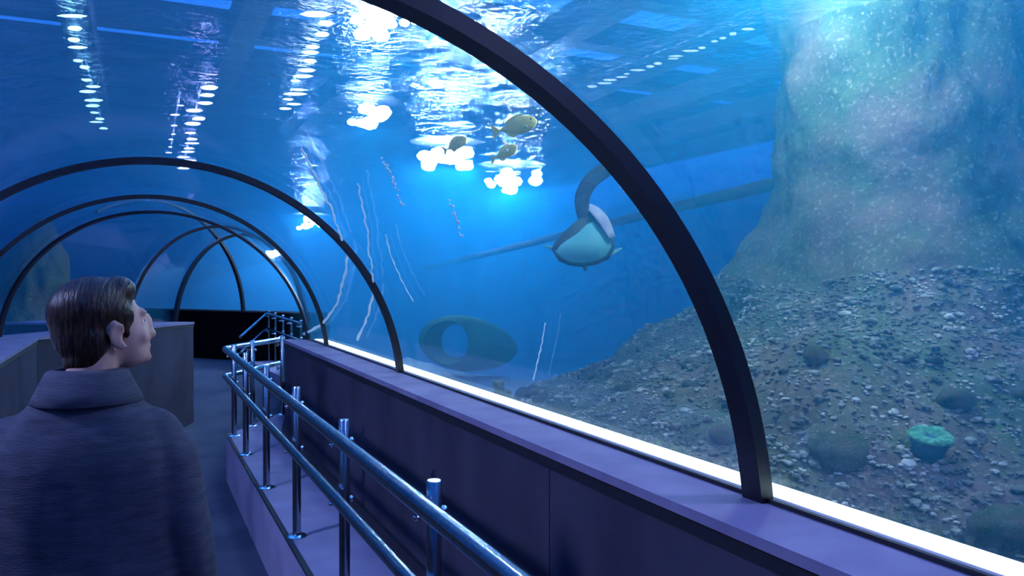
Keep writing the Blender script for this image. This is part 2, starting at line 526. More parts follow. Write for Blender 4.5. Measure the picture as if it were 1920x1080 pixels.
# kerb platform beside the right parapet
E0 = .565
pf = [V2(.11+E0, YB), corner(E0), corner(E0) + H2 * 1.1]
pb = [V2(.11+OF, YB), corner(OF), V2(1.335, 8.0)]
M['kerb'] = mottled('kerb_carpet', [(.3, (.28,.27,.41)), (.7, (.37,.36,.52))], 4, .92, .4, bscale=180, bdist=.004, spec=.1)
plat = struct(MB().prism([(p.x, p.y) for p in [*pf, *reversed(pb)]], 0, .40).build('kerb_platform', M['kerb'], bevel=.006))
nose_o = [p - (q - p).normalized() * .006 for p, q in zip(pf, pb)]
nose_i = [p + (q - p).normalized() * .022 for p, q in zip(pf, pb)]
MB().prism([(p.x, p.y) for p in [*nose_o, *reversed(nose_i)]], .392, .404).build('nosing', M['black_trim'], plat)
skirt_o = [p.lerp(q, .955) for p, q in zip(pf, pb)]
MB().prism([(p.x, p.y) for p in [*skirt_o, *reversed(pb)]], .40, .47).build('skirting', M['black_trim'], plat)

# acrylic vault panels between the ribs
def vault_panel(name, L0, R0, L1, R1, n=40, r0=.012, r1=.030):
    o0, i0 = arc_ring(L0, R0, r1, n, A0, 180-A0), arc_ring(L0, R0, r0, n, A0, 180-A0)
    o1, i1 = arc_ring(L1, R1, r1, n, A0, 180-A0), arc_ring(L1, R1, r0, n, A0, 180-A0)
    return struct(MB().loft([i0 + o0[::-1], i1 + o1[::-1]]).build(name, M['acrylic'], smooth='auto'))
RIBS = [(-1.4, -1.4), (1.41, 1.41), (4.15, 4.15), (6.0, 6.0)]
ends = [(V2(XL, YB), V2(XR, YB))] + [(V2(XL, y), V2(XR, y)) for y, _ in RIBS] + [(D_L, D_R)]
ends += [(E_L, E_R), (F_L, F_R)]
panels = []
for k in range(len(ends) - 1):
    panels.append(vault_panel('window_%d' % (k + 1), *ends[k], *ends[k + 1]))

def rib(L, R, fwd, width, thick, label):
    t = 0.006
    fwd = Vector(fwd)
    rings = []
    n = 64
    P = arc_ring(L, R, t, n, A0, 180-A0); Q = arc_ring(L, R, t - thick, n, A0, 180-A0)
    for p, q in zip(P, Q):
        if q is Q[0] or q is Q[-1]:
            p = Vector((p.x, p.y, LEDGE)); q = Vector((q.x, q.y, LEDGE))
        rings.append([p - fwd*width/2, p + fwd*width/2, q + fwd*width/2, q - fwd*width/2])
    o = MB().loft(rings).build('arch_rib', M['rib'], smooth='auto')
    return tag(o, label, 'arch', 'black ribs of the tunnel vault')
Yv = Vector((0, 1, 0))
rib(*ends[1], Yv, .065, .034, 'thick black arch rib carrying the vault behind the standing visitor, over the ledge start')
rib(*ends[2], Yv, .065, .034, 'thick black arch rib standing on the ledge before the rock slope')
rib(*ends[3], Yv, .05, .030, 'black arch rib landing on the ledge left of the sunken ring')
rib(*ends[4], Yv, .045, .026, 'thin black arch rib near the end of the parapet ledge')
D2 = (D_R - D_L).normalized(); DN = Vector((-D2.y, D2.x, 0))
rib(*ends[5], DN, .045, .024, 'thin arch rib at the bend, foot on the parapet corner')
E2 = (E_R - E_L).normalized(); EN = Vector((-E2.y, E2.x, 0))
rib(*ends[6], EN, .05, .028, 'arch rib halfway along the side run behind the bend')
rib(*ends[7], H3, .06, .034, 'arch rib framing the way into the far hall')

# ---- far hall: black wall, vault glass, ribs
HL = 1.17
hw = struct(MB().prism([(p.x, p.y) for p in (w0, w1, w1 - WN*.3, w0 - WN*.3)], 0, HL).build('wall_back', M['black']))
MB().prism([(p.x, p.y) for p in (w0 + WN*.03, w1 + WN*.03, w1 - WN*.1, w0 - WN*.1)], HL - .02, HL).build('ledge', M['black_trim'], hw)
def hall_arc(c, r, a0=3, a1=120, n=36):
    return [c - WN * (math.cos(math.radians(a)) * r) + Vector((0,0,1.08 + math.sin(math.radians(a)) * r)) for a in np.linspace(a0, a1, n)]
hc = [w + WN * HR for w in (w0, W0 + WD * 1.35, w1)]
for k in range(2):
    i0, o0 = hall_arc(hc[k], HR), hall_arc(hc[k], HR + .02)
    i1, o1 = hall_arc(hc[k+1], HR), hall_arc(hc[k+1], HR + .02)
    struct(MB().loft([i0 + o0[::-1], i1 + o1[::-1]]).build('window_%d' % (len(panels) + k + 1), M['acrylic'], smooth='auto'))
rg = []
for p, q in zip(hall_arc(hc[1], HR), hall_arc(hc[1], HR - .04)):
    rg.append([p - WD*.03, p + WD*.03, q + WD*.03, q - WD*.03])
tag(MB().loft(rg).build('arch_rib', M['rib'], smooth='auto'), 'slim arch rib across the blue window of the far hall', 'arch', 'black ribs of the tunnel vault')
# ------------------------------------------------------------------ rock pillar with its spreading foot
def rock_material():
    m, nt, b = mat('algae_rock')
    N, L = nt.nodes, nt.links
    tc = N.new('ShaderNodeTexCoord')
    def nz(scale, det=6, rough=.6):
        n = N.new('ShaderNodeTexNoise'); n.inputs['Scale'].default_value = scale; n.inputs['Detail'].default_value = det; n.inputs['Roughness'].default_value = rough
        L.new(tc.outputs['Object'], n.inputs['Vector']); return n
    def ramp(src, cols):
        cr = N.new('ShaderNodeValToRGB'); e = cr.color_ramp.elements
        while len(e) < len(cols): e.new(.5)
        for k, (p, c) in enumerate(cols): e[k].position = p; e[k].color = (*c, 1)
        L.new(src.outputs[0], cr.inputs[0]); return cr
    base = ramp(nz(1.6), [(.30, (.04,.07,.03)), (.45, (.11,.16,.06)), (.56, (.17,.15,.08)), (.72, (.25,.16,.11))])
    spec = ramp(nz(40, 3, .5), [(.56, (0,0,0)), (.70, (.8,.8,.8))])
    mx = N.new('ShaderNodeMix'); mx.data_type = 'RGBA'
    L.new(spec.outputs[0], mx.inputs[0]); L.new(base.outputs[0], mx.inputs[6]); mx.inputs[7].default_value = (.38,.38,.27,1)
    L.new(mx.outputs[2], b.inputs['Base Color'])
    bp = N.new('ShaderNodeBump'); bp.inputs['Strength'].default_value = .8; bp.inputs['Distance'].default_value = .03
    L.new(nz(18, 6).outputs[0], bp.inputs['Height']); L.new(bp.outputs[0], b.inputs['Normal'])
    b.inputs['Roughness'].default_value = .9; b.inputs['Specular IOR Level'].default_value = .15
    return m
M['rock'] = rock_material()
RKC = at(1660, 522, 5.6); RKC.z = 0
PROF = [(3.28, .40), (3.0, .60), (2.6, .78), (2.28, .95), (1.75, 1.25), (1.25, 1.5), (.97, 1.88), (.87, 2.3), (.87, 2.8), (.86, 3.35), (.90, 3.9)]
def prof(t):
    k = t * (len(PROF) - 1); i = min(int(k), len(PROF) - 2); f = k - i
    g = lambda j: PROF[max(0, min(len(PROF)-1, j))]
    out = []
    for c in (0, 1):
        p0, p1, p2, p3 = (g(i-1)[c], g(i)[c], g(i+1)[c], g(i+2)[c])
        out.append(.5*((2*p1)+(-p0+p2)*f+(2*p0-5*p1+4*p2-p3)*f*f+(-p0+3*p1-3*p2+p3)*f**3))
    return out
def rock_pt(t, a):
    r, z = prof(t); r2, z2 = prof(min(1, t + .01))
    d = Vector((math.cos(a), math.sin(a), 0))
    p = RKC + d * r + Vector((0, 0, z))
    nrm = (d * (z2 - z) + Vector((0, 0, -(r2 - r)))).normalized()
    q = p * 1.0
    k = (.20 * noise.noise(q * .8 + Vector((3, 1, 0))) + .10 * noise.noise(q * 2.1) + .05 * noise.noise(q * 5.0) + .028 * abs(noise.noise(q * 11)))
    k *= sstep(0, .15, t) if r > 2.6 else 1
    return p + nrm * k, nrm
NA, NT = 260, 130
vs = [rock_pt(j / NT, 2*math.pi*i/NA)[0] for j in range(NT + 1) for i in range(NA)]
fs = [(j*NA+i, j*NA+(i+1)%NA, (j+1)*NA+(i+1)%NA, (j+1)*NA+i) for j in range(NT) for i in range(NA)]
fs.append(tuple(NT*NA+i for i in range(NA)))
rock = MB().add(vs, fs).build('rock_pillar', M['rock'], smooth=True)
tag(rock, 'huge algae-covered rock pillar with a wide gravelly foot behind the glass', 'rock')
# small gravel lying on the foot: nobody could count it
M['gravel'] = mottled('shell_gravel', [(.3, (.08,.09,.05)), (.5, (.24,.24,.15)), (.66, (.64,.62,.44))], 7, .8, 0, detail=2)
rg_ = random.Random(3)
_bm = bmesh.new(); bmesh.ops.create_icosphere(_bm, subdivisions=1, radius=1)
cube = [v.co.copy() for v in _bm.verts]; octf = [tuple(v.index for v in f.verts) for f in _bm.faces]; _bm.free()
g = MB()
for k in range(15000):
    t = rg_.random() ** 1.2 * .52 + .04; a = rg_.uniform(2.2, 5.0)
    p, n = rock_pt(t, a)
    s = rg_.uniform(.005, .015) * (1 + (rg_.random() < .07) * 1.0)
    e = Matrix.Rotation(rg_.uniform(0, 6.3), 3, 'Z') @ Matrix.Rotation(rg_.uniform(-.5, .5), 3, 'X')
    sc3 = (s * rg_.uniform(.8, 1.8), s, s * rg_.uniform(.4, .8))
    g.add([p + n * s * .25 + e @ Vector((c.x*sc3[0], c.y*sc3[1], c.z*sc3[2])) for c in cube], octf)
tag(g.build('gravel', M['gravel'], rock, fix=False), kind='stuff')
def on_rock(px, py):
    """first hit of the pixel's ray on the rock foot"""
    best = None
    d = 2.0
    while d < 7:
        p = at(px, py, d); q = p - RKC; r = math.hypot(q.x, q.y)
        lo = None
        for k in range(len(PROF) - 1):
            (r0, z0), (r1, z1) = PROF[k], PROF[k+1]
            if min(r0, r1) <= r <= max(r0, r1):
                f = (r - r0) / (r1 - r0); lo = z0 + (z1 - z0) * f
                break
        if lo is not None and p.z < lo + .03: return p
        d += .02
    return at(px, py, 4)
# loose stones one can pick apart
def stone_mesh(seed):
    bm = bmesh.new(); bmesh.ops.create_icosphere(bm, subdivisions=2, radius=1)
    for v in bm.verts:
        v.co *= 1 + .28 * noise.noise(v.co * 1.3 + Vector((seed*3.1, 0, 0))) + .10 * noise.noise(v.co * 3 + Vector((0, seed, 0)))
        v.co.z *= .62
    me = bpy.data.meshes.new('stone'); bm.to_mesh(me); bm.free(); me.shade_smooth()
    me.materials.append(M['rock']); return me
SM = [stone_mesh(k) for k in range(6)]
placed = [(on_rock(1590, 850), .26), (on_rock(1895, 985), .22), (on_rock(1742, 850), .18)]
for k in range(70):
    s = rg_.uniform(.025, .055) if k > 14 else rg_.uniform(.06, .11)
    while True:
        t = rg_.uniform(.06, .42); a = rg_.uniform(2.5, 4.7)
        p, n = rock_pt(t, a)
        if all((p - q).length > 1.5*s + r for q, r in placed): break
    placed.append((p, s * 1.5))
    o = link('stone', SM[k % 6]); o.location = p + n * s * .15
    o.scale = (s * rg_.uniform(.9, 1.4), s, s); o.rotation_euler = (rg_.uniform(-.4,.4), rg_.uniform(-.4,.4), rg_.uniform(0, 6.3))
    if k > 14: tag(o, 'small rounded stone on the gravel slope behind the glass', 'stone', 'small stones on the gravel slope')
    else: tag(o, 'fist-sized mossy stone bedded in the gravel slope behind the glass', 'stone', 'larger stones on the gravel slope')
# two big boulders at the foot
for px, py, s, lb in ((1590, 850, .17, 'dark round boulder on the gravel left of the green cup coral'), (1895, 985, .13, 'dark mossy boulder low by the white ledge strip, below the green cup coral')):
    o = link('boulder', stone_mesh(20 + px)); o.location = on_rock(px, py); o.scale = (s*1.2, s, s*.95); tag(o, lb, 'boulder')
# pit-shaped ring of rubble
# green cup coral
M['coral'] = mottled('green_coral', [(.35, (.05,.25,.10)), (.6, (.18,.60,.28))], 30, .8, .8, bscale=60, bdist=.02)
M['coral_side'] = mottled('dark_coral_side', [(.35, (.03,.14,.16)), (.65, (.05,.22,.24))], 14, .9, .5)
cp = on_rock(1742, 850)
t = empty('cup_coral', cp, 'round flat-topped green cup coral on the gravel slope', 'coral')
t.scale = (.82, .82, .82)
t.rotation_euler = Matrix.Rotation(math.radians(15), 3, Vector((CY, -SY, 0))).to_euler()
def wob(mb, amp, f):
    mb.v = [tuple(Vector(v) * (1 + amp * noise.noise(Vector(v) * f))) for v in mb.v]; return mb
wob(MB().lathe([(.055, -.05), (.075, .0), (.092, .05), (.102, .088), (.100, .094)], 32), .10, 14).build('stalk', M['coral_side'], t, smooth=True)
wob(MB().lathe([(.100, .086), (.112, .092), (.112, .102), (.095, .112), (.06, .108), (.035, .100), (.022, .075), (.004, .07)], 40), .08, 22).build('rim', M['coral'], t, smooth=True)
# small yellow sponge below the ring
M['sponge'] = mottled('yellow_sponge', [(.35, (.25,.22,.04)), (.65, (.55,.48,.10))], 20, .9, .7)
p = at(938, 757, 6.9); p.z = bed_z(p.x, p.y) - .03
t = empty('tube_sponge', p, 'small yellow tube sponge on the sand below the sunken ring', 'sponge')
hgt = at(938, 715, 6.9).z - p.z
for k, (dx, h, r) in enumerate(((0, 1.0, .05), (.06, .7, .045), (-.05, .55, .04))):
    MB().tube([(dx, 0, 0), (dx*1.3, .01, hgt*h*.5), (dx*1.2 - .02, 0, hgt*h)], [r, r*.85, r], 12).build('tube', M['sponge'], t, smooth='auto')
# left-hand dark reef behind the bend
def blob_rock(name, c, r, seed, label, cat='rock'):
    bm = bmesh.new(); bmesh.ops.create_icosphere(bm, subdivisions=5, radius=1)
    for v in bm.verts:
        q = v.co.copy()
        v.co *= 1 + .22*noise.noise(q*1.2 + Vector((seed, 0, 0))) + .12*noise.noise(q*3 + Vector((0, seed, 0))) + .05*noise.noise(q*8)
        v.co.x *= r[0]; v.co.y *= r[1]; v.co.z *= r[2]
    me = bpy.data.meshes.new(name); bm.to_mesh(me); bm.free(); me.shade_smooth(); me.materials.append(M['rock'])
    o = link(name, me); o.location = c
    return tag(o, label, cat)
p = at(70, 560, 12.5); blob_rock('reef_rock', (p.x, p.y, .9), (.55, .8, 1.7), 3, 'dark green reef rock outside the glass behind the bend')

# ------------------------------------------------------------------ sunken hollow ring / pod
RD = 9.2
pc = at(878, 645, RD)
rt = (at(879, 645, RD) - pc).normalized(); fw = heading(math.degrees(YAW) - 3.0); upv = Vector((0,0,1))
RM = Matrix((rt, fw, upv)).transposed()
tilt = RM @ Matrix.Rotation(math.radians(8), 3, 'Y')
k_ = RD / FPX
M['pod'] = mottled('algae_clay', [(.3, (.04,.20,.08)), (.7, (.08,.36,.14))], 3, .9, .4)
def pod(sx, sy, sz, taper=.18):
    mb = MB().ell((0,0,0), (sx, sy, sz), 40, 24)
    out = []
    for v in mb.v:
        x, y, z = v
        f = 1 - taper * (x / sx if x > 0 else x / sx * .35)
        out.append((x, y * f, z * f))
    mb.v = out; return mb
po = pod(94*k_, 56*k_, 52*k_).build('sunken_pod', M['pod'], smooth=True)
ci = pod(88*k_, 50*k_, 46*k_).build('ci', M['pod'])
def ring2(cx, cz, rx, rz, y, n=28, tri=0.0):
    return [Vector((( cx + rx*math.cos(a)*(1 - tri*math.sin(a)))*k_, y, -(cz + rz*math.sin(a))*k_)) for a in (2*math.pi*k/n for k in range(n))]
cm = MB().loft([ring2(-52, 0, 50, 46, -.6), ring2(-42, 0, 44, 42, -.25), ring2(-26, 0, 32, 34, .05), ring2(-20, 2, 27, 29, .6)]).build('cm', M['pod'])
for c in (ci, cm):
    md = po.modifiers.new('c', 'BOOLEAN'); md.operation = 'DIFFERENCE'; md.solver = 'EXACT'; md.object = c
apply_mods(po)
for c in (ci, cm):
    me = c.data; bpy.data.objects.remove(c); bpy.data.meshes.remove(me)
po.data.shade_smooth(); po.data.set_sharp_from_angle(angle=math.radians(40))
po.matrix_world = Matrix.Translation(pc) @ tilt.to_4x4()
tag(po, 'hollow green egg-shaped pod with a wide open mouth lying on the sand', 'ornament')

# long submerged beam running to the pillar
M['beam'] = mottled('dark_beam', [(.3, (.03,.04,.04)), (.7, (.06,.07,.07))], 4, .9, .4)
tag(MB().tube([at(1470, 340, 5.7), at(1380, 362, 6.2), at(1200, 405, 8.4), at(1000, 455, 11.5), at(800, 503, 15.0)], [.05,.05,.05,.05,.05], 10).build('beam', M['beam'], smooth='auto'),
    'long dark submerged beam slanting down from the rock pillar', 'beam')

# ------------------------------------------------------------------ fish
M['fish'] = mottled('yellow_fish', [(.3, (.75,.62,.06)), (.6, (.95,.80,.12)), (.75, (.95,.88,.45))], 5, .45, 0, coord='Generated', stretch=(1,1,3))
M['fin'] = mottled('yellow_fin', [(.3, (.70,.66,.08)), (.7, (.90,.78,.12))], 20, .5, .2)
M['dark_fish'] = plain('dark_fish', (.02,.03,.05), .5)
M['eye'] = plain('black_eye', (.005,.005,.005), .1)
def fish(loc, L, yaw, pitch, roll, body, fin, label, deep=.42, group=None):
    """nose towards local +X"""
    t = empty('fish', loc, label, 'fish', group)
    t.rotation_euler = (roll, -pitch, yaw)
    prof_ = [(-.36, .05), (-.30, .075), (-.20, .20), (-.05, .36), (.12, .46), (.28, .44), (.40, .32), (.47, .17), (.50, .04)]
    rings = []
    for x, h in prof_:
        hh = h * deep
        rings.append([Vector((x*L, math.cos(a)*hh*L*.42, math.sin(a)*hh*L)) for a in (2*math.pi*k/16 for k in range(16))])
    MB().loft(rings).build('body', body, t, smooth=True)
    def finp(name, pts, th=.008):
        n = len(pts)
        v = [Vector((x*L, -th*L, z*L)) for x, z in pts] + [Vector((x*L, th*L, z*L)) for x, z in pts]
        MB().add(v, [tuple(range(n)), tuple(range(2*n-1, n-1, -1))] + [(i, i+n, (i+1) % n + n, (i+1) % n) for i in range(n)]).build(name, fin, t)
    finp('tail_fin', [(-.34, .02), (-.42, .10), (-.52, .17), (-.48, .0), (-.52, -.17), (-.42, -.10), (-.34, -.02)])
    d = deep
    finp('dorsal_fin', [(.26, .40*d), (.20, .56*d), (.0, .53*d), (-.18, .34*d), (-.20, .18*d), (0, .34*d)])
    finp('anal_fin', [(.05, -.40*d), (-.06, -.54*d), (-.18, -.38*d), (-.18, -.18*d)])
    for s in (-1, 1):
        MB().ell((.22*L, s*.17*L*d/.42, -.08*L), (.075*L, .008*L, .035*L), 10, 6, Matrix.Rotation(s*.5, 3, 'Z')).build('pectoral_fin', fin, t, smooth=True)
        MB().ell((.385*L, s*.125*L*d/.42, .06*L), (.022*L, .012*L, .022*L), 10, 6).build('eye', M['eye'], t, smooth=True)
    return t
ry = -YAW                          # local +X to the right of the view
fish(at(965, 238, 4.6), .265, ry - .15, .22, .1, M['fish'], M['fin'], 'largest yellow fish, its forked tail in clear view, above the other two')
fish(at(853, 272, 4.9), .19, ry - .6, .35, .1, M['fish'], M['fin'], 'olive yellow fish over a white floodlight, apart from the other two')
fish(at(945, 288, 4.8), .20, ry - .6, .32, -.1, M['fish'], M['fin'], 'pale yellow fish just beneath the largest yellow fish')
fish(at(1150, 679, 6.1), .16, ry + .2, .15, 0, M['dark_fish'], M['dark_fish'], 'small slim dark fish close to the rock slope', .28)
fish(at(1092, 707, 6.4), .14, ry + .9, .0, 0, M['dark_fish'], M['dark_fish'], 'small blurred dark fish low above the edge of the rock foot', .32)

# ------------------------------------------------------------------ sea turtle, belly to the glass
TD = 5.2
tk = TD / FPX
M['plastron'] = mottled('pale_plastron', [(.3, (.14,.52,.42)), (.7, (.22,.62,.50))], 6, .7, .2)
M['shell'] = mottled('dark_shell', [(.3, (.05,.07,.06)), (.7, (.13,.15,.11))], 9, .6, .4)
M['flip'] = mottled('dark_flipper', [(.35, (.03,.035,.04)), (.65, (.11,.11,.12))], 26, .7, .5)
M['flip_pale'] = mottled('grey_flipper', [(.35, (.40,.38,.42)), (.65, (.58,.55,.58))], 12, .7, .3)
tc_ = at(1098, 455, TD)
tur = empty('sea_turtle', tc_, 'sea turtle showing its pale belly, one dark flipper raised high', 'turtle')
rt = V2(CY, -SY); fw = V2(SY, CY)
def tp(px, py, dep=0.0):           # local point, screen aligned at the turtle's own place
    return rt * ((px - 1098) * tk) + Vector((0,0,1)) * ((455 - py) * tk) + fw * dep
bel = [(1040,472),(1052,484),(1068,492),(1092,495),(1118,490),(1138,480),(1147,464),(1146,450),(1136,436),(1124,424),(1112,414),(1100,420),(1084,436),(1066,448),(1052,458)]
def bowl(pts, depth_edge, bulge, name, m_, c0, shrink=1.0):
    c = Vector((c0[0], c0[1]))
    rings = []
    for f in (1, .93, .8, .6, .35, .02):
        rings.append([tp(c.x + (x-c.x)*f*shrink, c.y + (y-c.y)*f*shrink, depth_edge + bulge*(1 - f*f)) for x, y in pts])
    return MB().loft(rings).build(name, m_, tur, smooth=True)
bowl(bel, 0.0, -.05, 'plastron', M['plastron'], (1098, 460))
shl = [(1034,468),(1048,490),(1068,498),(1092,501),(1120,496),(1142,486),(1153,466),(1150,446),(1138,430),(1126,416),(1112,402),(1096,404),(1076,418),(1056,436),(1040,454)]
bowl(shl, .012, .13, 'carapace', M['shell'], (1096, 455))
def flipper(pts, wid, m_, flat=.22, name='flipper', up=None):
    P = [tp(*p) for p in pts]
    Q = []
    for i in range(len(P) - 1):
        for f in (0, .33, .66): Q.append(P[i].lerp(P[i+1], f))
    Q.append(P[-1])
    for _ in range(2):
        Q = [Q[0]] + [(Q[i-1] + Q[i]*2 + Q[i+1]) / 4 for i in range(1, len(Q)-1)] + [Q[-1]]
    n = len(Q); W = [wid(i/(n-1)) * tk for i in range(n)]
    return MB().tube(Q, W, 14, flat, up=up).build(name, m_, tur, smooth=True)
side = lambda a: None
flipper([(1104,424,.03), (1092,395,.02), (1090,368,.0), (1106,338,-.03), (1138,318,-.06), (1178,298,-.08)], lambda t: 11 + 4*math.sin(t*2.6) - 8*max(0, t-.75)*2, M['flip'], .3, 'front_flipper', up=(rt.x, rt.y, 0))
flipper([(1104,384,.05), (1118,396,.0), (1134,418,-.02), (1147,446,-.03)], lambda t: 5 + 8*math.sin(.35 + t*2.5), M['flip_pale'], .28, 'front_flipper', up=(rt.x, rt.y, 0))
flipper([(1062,474,.02), (1044,468,.02), (1022,460,.04)], lambda t: 9 - 7*t, M['plastron'], .3, 'hind_flipper')
flipper([(1136,478,.02), (1152,472,.02), (1168,465,.04)], lambda t: 7 - 5.5*t, M['plastron'], .3, 'hind_flipper')
hd = MB().ell(tp(1098, 402, .07), (.05, .06, .05), 14, 10).build('head', M['flip'], tur, smooth=True)
for s in (-1, 1):
    MB().ell(tp(1098 + s*13, 398, .075), (.008, .01, .008), 8, 6).build('eye', M['eye'], hd, smooth=True)
MB().ell(tp(1098, 500, .03), (.014, .02, .03), 8, 6).build('tail', M['flip'], tur, smooth=True)
# ------------------------------------------------------------------ stainless handrail on the kerb
def bend_path(pts, r=.07, n=6):
    out = [Vector(pts[0])]
    for i in range(1, len(pts) - 1):
        p0, p1, p2 = Vector(pts[i-1]), Vector(pts[i]), Vector(pts[i+1])
        a, b = p1 + (p0 - p1).normalized() * r, p1 + (p2 - p1).normalized() * r
        for k in range(n + 1):
            t = k / n
            out.append(a*(1-t)**2 + p1*2*t*(1-t) + b*t*t)
    out.append(Vector(pts[-1])); return out
def post_mesh(h, r=.021):
    return MB().lathe([(r*.96, 0), (r, .004), (r, h-.003), (r*.9, h)], 20).mesh('post', M['steel'])
def flange_mesh():
    return MB().lathe([(.021, .018), (.026, .018), (.044, .012), (.050, .006), (.050, 0), (.021, 0)], 24).mesh('flange', M['chrome'])
def bracket_mesh(reach, rz):
    """arm from the post to the rail: local -X towards the walkway"""
    mb = MB()
    mb.tube([(.022, 0, 0), (-reach, 0, 0)], .0075, 10)
    mb.tube([(-reach, 0, -.014), (-reach, 0, rz)], .0065, 10)
    mb.ell((-reach, 0, -.012), (.011, .011, .009), 10, 6)
    return mb.mesh('bracket', M['chrome'])
def nut_mesh():
    return MB().lathe([(.010, 0), (.012, .004), (.012, .012), (.008, .018), (.002, .020)], 12, ax=(1,0,0)).mesh('nut', M['chrome'])
for f_ in (post_mesh,): pass
PM = post_mesh(.755); FM = flange_mesh(); BM_ = bracket_mesh(.050, .020); NM = nut_mesh()
for me in (PM, FM, BM_, NM):
    me.shade_smooth(); me.set_sharp_from_angle(angle=math.radians(40))
def post(root, p, rz, zbase, heights):
    po_ = link('post', PM, root); po_.location = (p.x, p.y, zbase); po_.rotation_euler = (0, 0, rz)
    link('flange', FM, po_)
    for h in heights:
        b_ = link('bracket', BM_, po_); b_.location = (0, 0, h - zbase - .040)
        n_ = link('nut', NM, po_); n_.location = (.019, 0, h - zbase - .040)
    return po_
RO, PO = .556, .616
ZT, ZLW = 1.112, .885
hr = empty('handrail', (.68, 2, 0), 'long stainless double handrail on posts along the kerb, turning at the bend', 'handrail')
def hrp(v): return Vector(v) - Vector((.68, 2, 0))
def rail(root, o, z, name, r=.025):
    c0 = corner(o)
    P = [V2(.11+o, YB), c0, c0 + H2 * 1.12]
    pts = [Vector((p.x, p.y, z)) for p in P]
    return MB().tube([hrp(p) for p in bend_path(pts)], r, 24).build(name, M['steel'], root, smooth='auto')
rail(hr, RO, ZT, 'top_rail'); rail(hr, RO, ZLW, 'lower_rail', .022)
for y in (-1.02, .0, 1.01, 2.04, 3.07, 4.09, 5.12, 6.15, 6.92):
    post(hr, hrp(V2(.11+PO, y)), 0, .40, (ZT, ZLW))
cP = corner(PO)
for s in (.35, .95):
    p = cP + H2 * s
    post(hr, hrp(p), math.atan2(HN.y, HN.x), .40, (ZT, ZLW))

# far handrail beside the hall, with a small landing
fr0, fr1, fr2 = at(562, 607, 10.7), at(500, 588, 12.6), at(450, 632, 11.6)
fo = Vector((fr1.x, fr1.y, .3))
fh = empty('handrail', fo, 'distant steel handrail on slim posts in front of the black hall wall', 'handrail')
drop = Vector((0, 0, -.23))
MB().tube([p - fo for p in bend_path([fr0, fr1, fr2])], .022, 12).build('top_rail', M['steel'], fh, smooth='auto')
MB().tube([p + drop - fo for p in bend_path([fr0, fr1, fr2])], .020, 12).build('lower_rail', M['steel'], fh, smooth='auto')
for f in (0.02, .28, .52, .76, .98):
    p = fr0.lerp(fr1, f)
    z0 = .40
    h_ = p.z - z0 + .03
    q = MB().lathe([(.016, 0), (.016, h_)], 12).build('post', M['steel'], fh, smooth='auto')
    q.location = Vector((p.x, p.y, z0)) + V2(.03, .03) - fo
    for dz in (0, -.23):
        MB().ell((-.03, -.03, h_ - .07 + dz), (.04, .03, .012), 10, 6).build('bracket', M['chrome'], q, smooth=True)
        MB().ell((.0, .0, h_ + .005 + dz), (.022, .022, .014), 10, 6).build('cap', M['chrome'], q, smooth=True)
lp = [fr0.copy(), fr1.copy()]
nn = V2(.9, .25)
pl = [(fr0.x-.25, fr0.y), (fr0.x+.9, fr0.y+.2), (fr1.x+.9, fr1.y+.2), (fr1.x-.25, fr1.y)]
struct(MB().prism(pl, 0, .40).build('landing_platform', M['kerb']))

# ------------------------------------------------------------------ visitor
def voxel(mb, name, m_, size, smooth_it=6, parent=None, noise_amp=0, factor=.5):
    o = mb.build(name, m_, parent)
    md = o.modifiers.new('r', 'REMESH'); md.mode = 'VOXEL'; md.voxel_size = size; md.use_smooth_shade = True
    ms = o.modifiers.new('s', 'SMOOTH'); ms.iterations = smooth_it; ms.factor = factor
    apply_mods(o)
    o.data.materials.clear(); o.data.materials.append(m_); o.data.shade_smooth()
    return o
M['skin'] = mottled('skin', [(.3, (.50,.28,.22)), (.7, (.60,.36,.29))], 9, .55, .15, bscale=90, bdist=.002)
def hair_mat():
    m, nt, b = mat('brown_hair')
    N, L = nt.nodes, nt.links
    tc = N.new('ShaderNodeTexCoord'); mp = N.new('ShaderNodeMapping'); mp.inputs['Scale'].default_value = (130, 10, 34)
    L.new(tc.outputs['Object'], mp.inputs[0])
    nz = N.new('ShaderNodeTexNoise'); nz.inputs['Scale'].default_value = 1; nz.inputs['Detail'].default_value = 4
    L.new(mp.outputs[0], nz.inputs['Vector'])
    cr = N.new('ShaderNodeValToRGB'); e = cr.color_ramp.elements
    e[0].position = .35; e[0].color = (.005,.0022,.0014,1); e[1].position = .7; e[1].color = (.055,.022,.010,1)
    L.new(nz.outputs[0], cr.inputs[0]); L.new(cr.outputs[0], b.inputs['Base Color'])
    bp = N.new('ShaderNodeBump'); bp.inputs['Strength'].default_value = .9; bp.inputs['Distance'].default_value = .006
    L.new(nz.outputs[0], bp.inputs['Height']); L.new(bp.outputs[0], b.inputs['Normal'])
    b.inputs['Roughness'].default_value = .38; b.inputs['Specular IOR Level'].default_value = .28
    return m
M['hair'] = hair_mat()
M['wool'] = mottled('navy_wool', [(.30, (.055,.062,.085)), (.70, (.095,.098,.13))], 30, .95, .5, detail=9, stretch=(.5,.5,2.4), bscale=150, bdist=.004, spec=.1)
M['trouser'] = mottled('dark_trousers', [(.3, (.012,.013,.02)), (.7, (.03,.03,.04))], 40, .9, .4)
M['shoe'] = plain('black_shoe', (.01,.01,.01), .4)
M['white_eye'] = plain('eye_white', (.7,.7,.7), .2)
PX, PY = -.112, 2.13
per = empty('person', (PX, PY, 0), 'visitor with short brown hair in a dark wool coat, looking up sideways into the tank', 'person', rz=math.radians(-8))
HEADC = Vector((.038, .028, 1.585))
HROT = Matrix.Rotation(math.radians(-58), 3, 'Z') @ Matrix.Rotation(math.radians(10), 3, 'X')
def hp(x, y, z): return HEADC + HROT @ Vector((x, y, z))
body = MB()
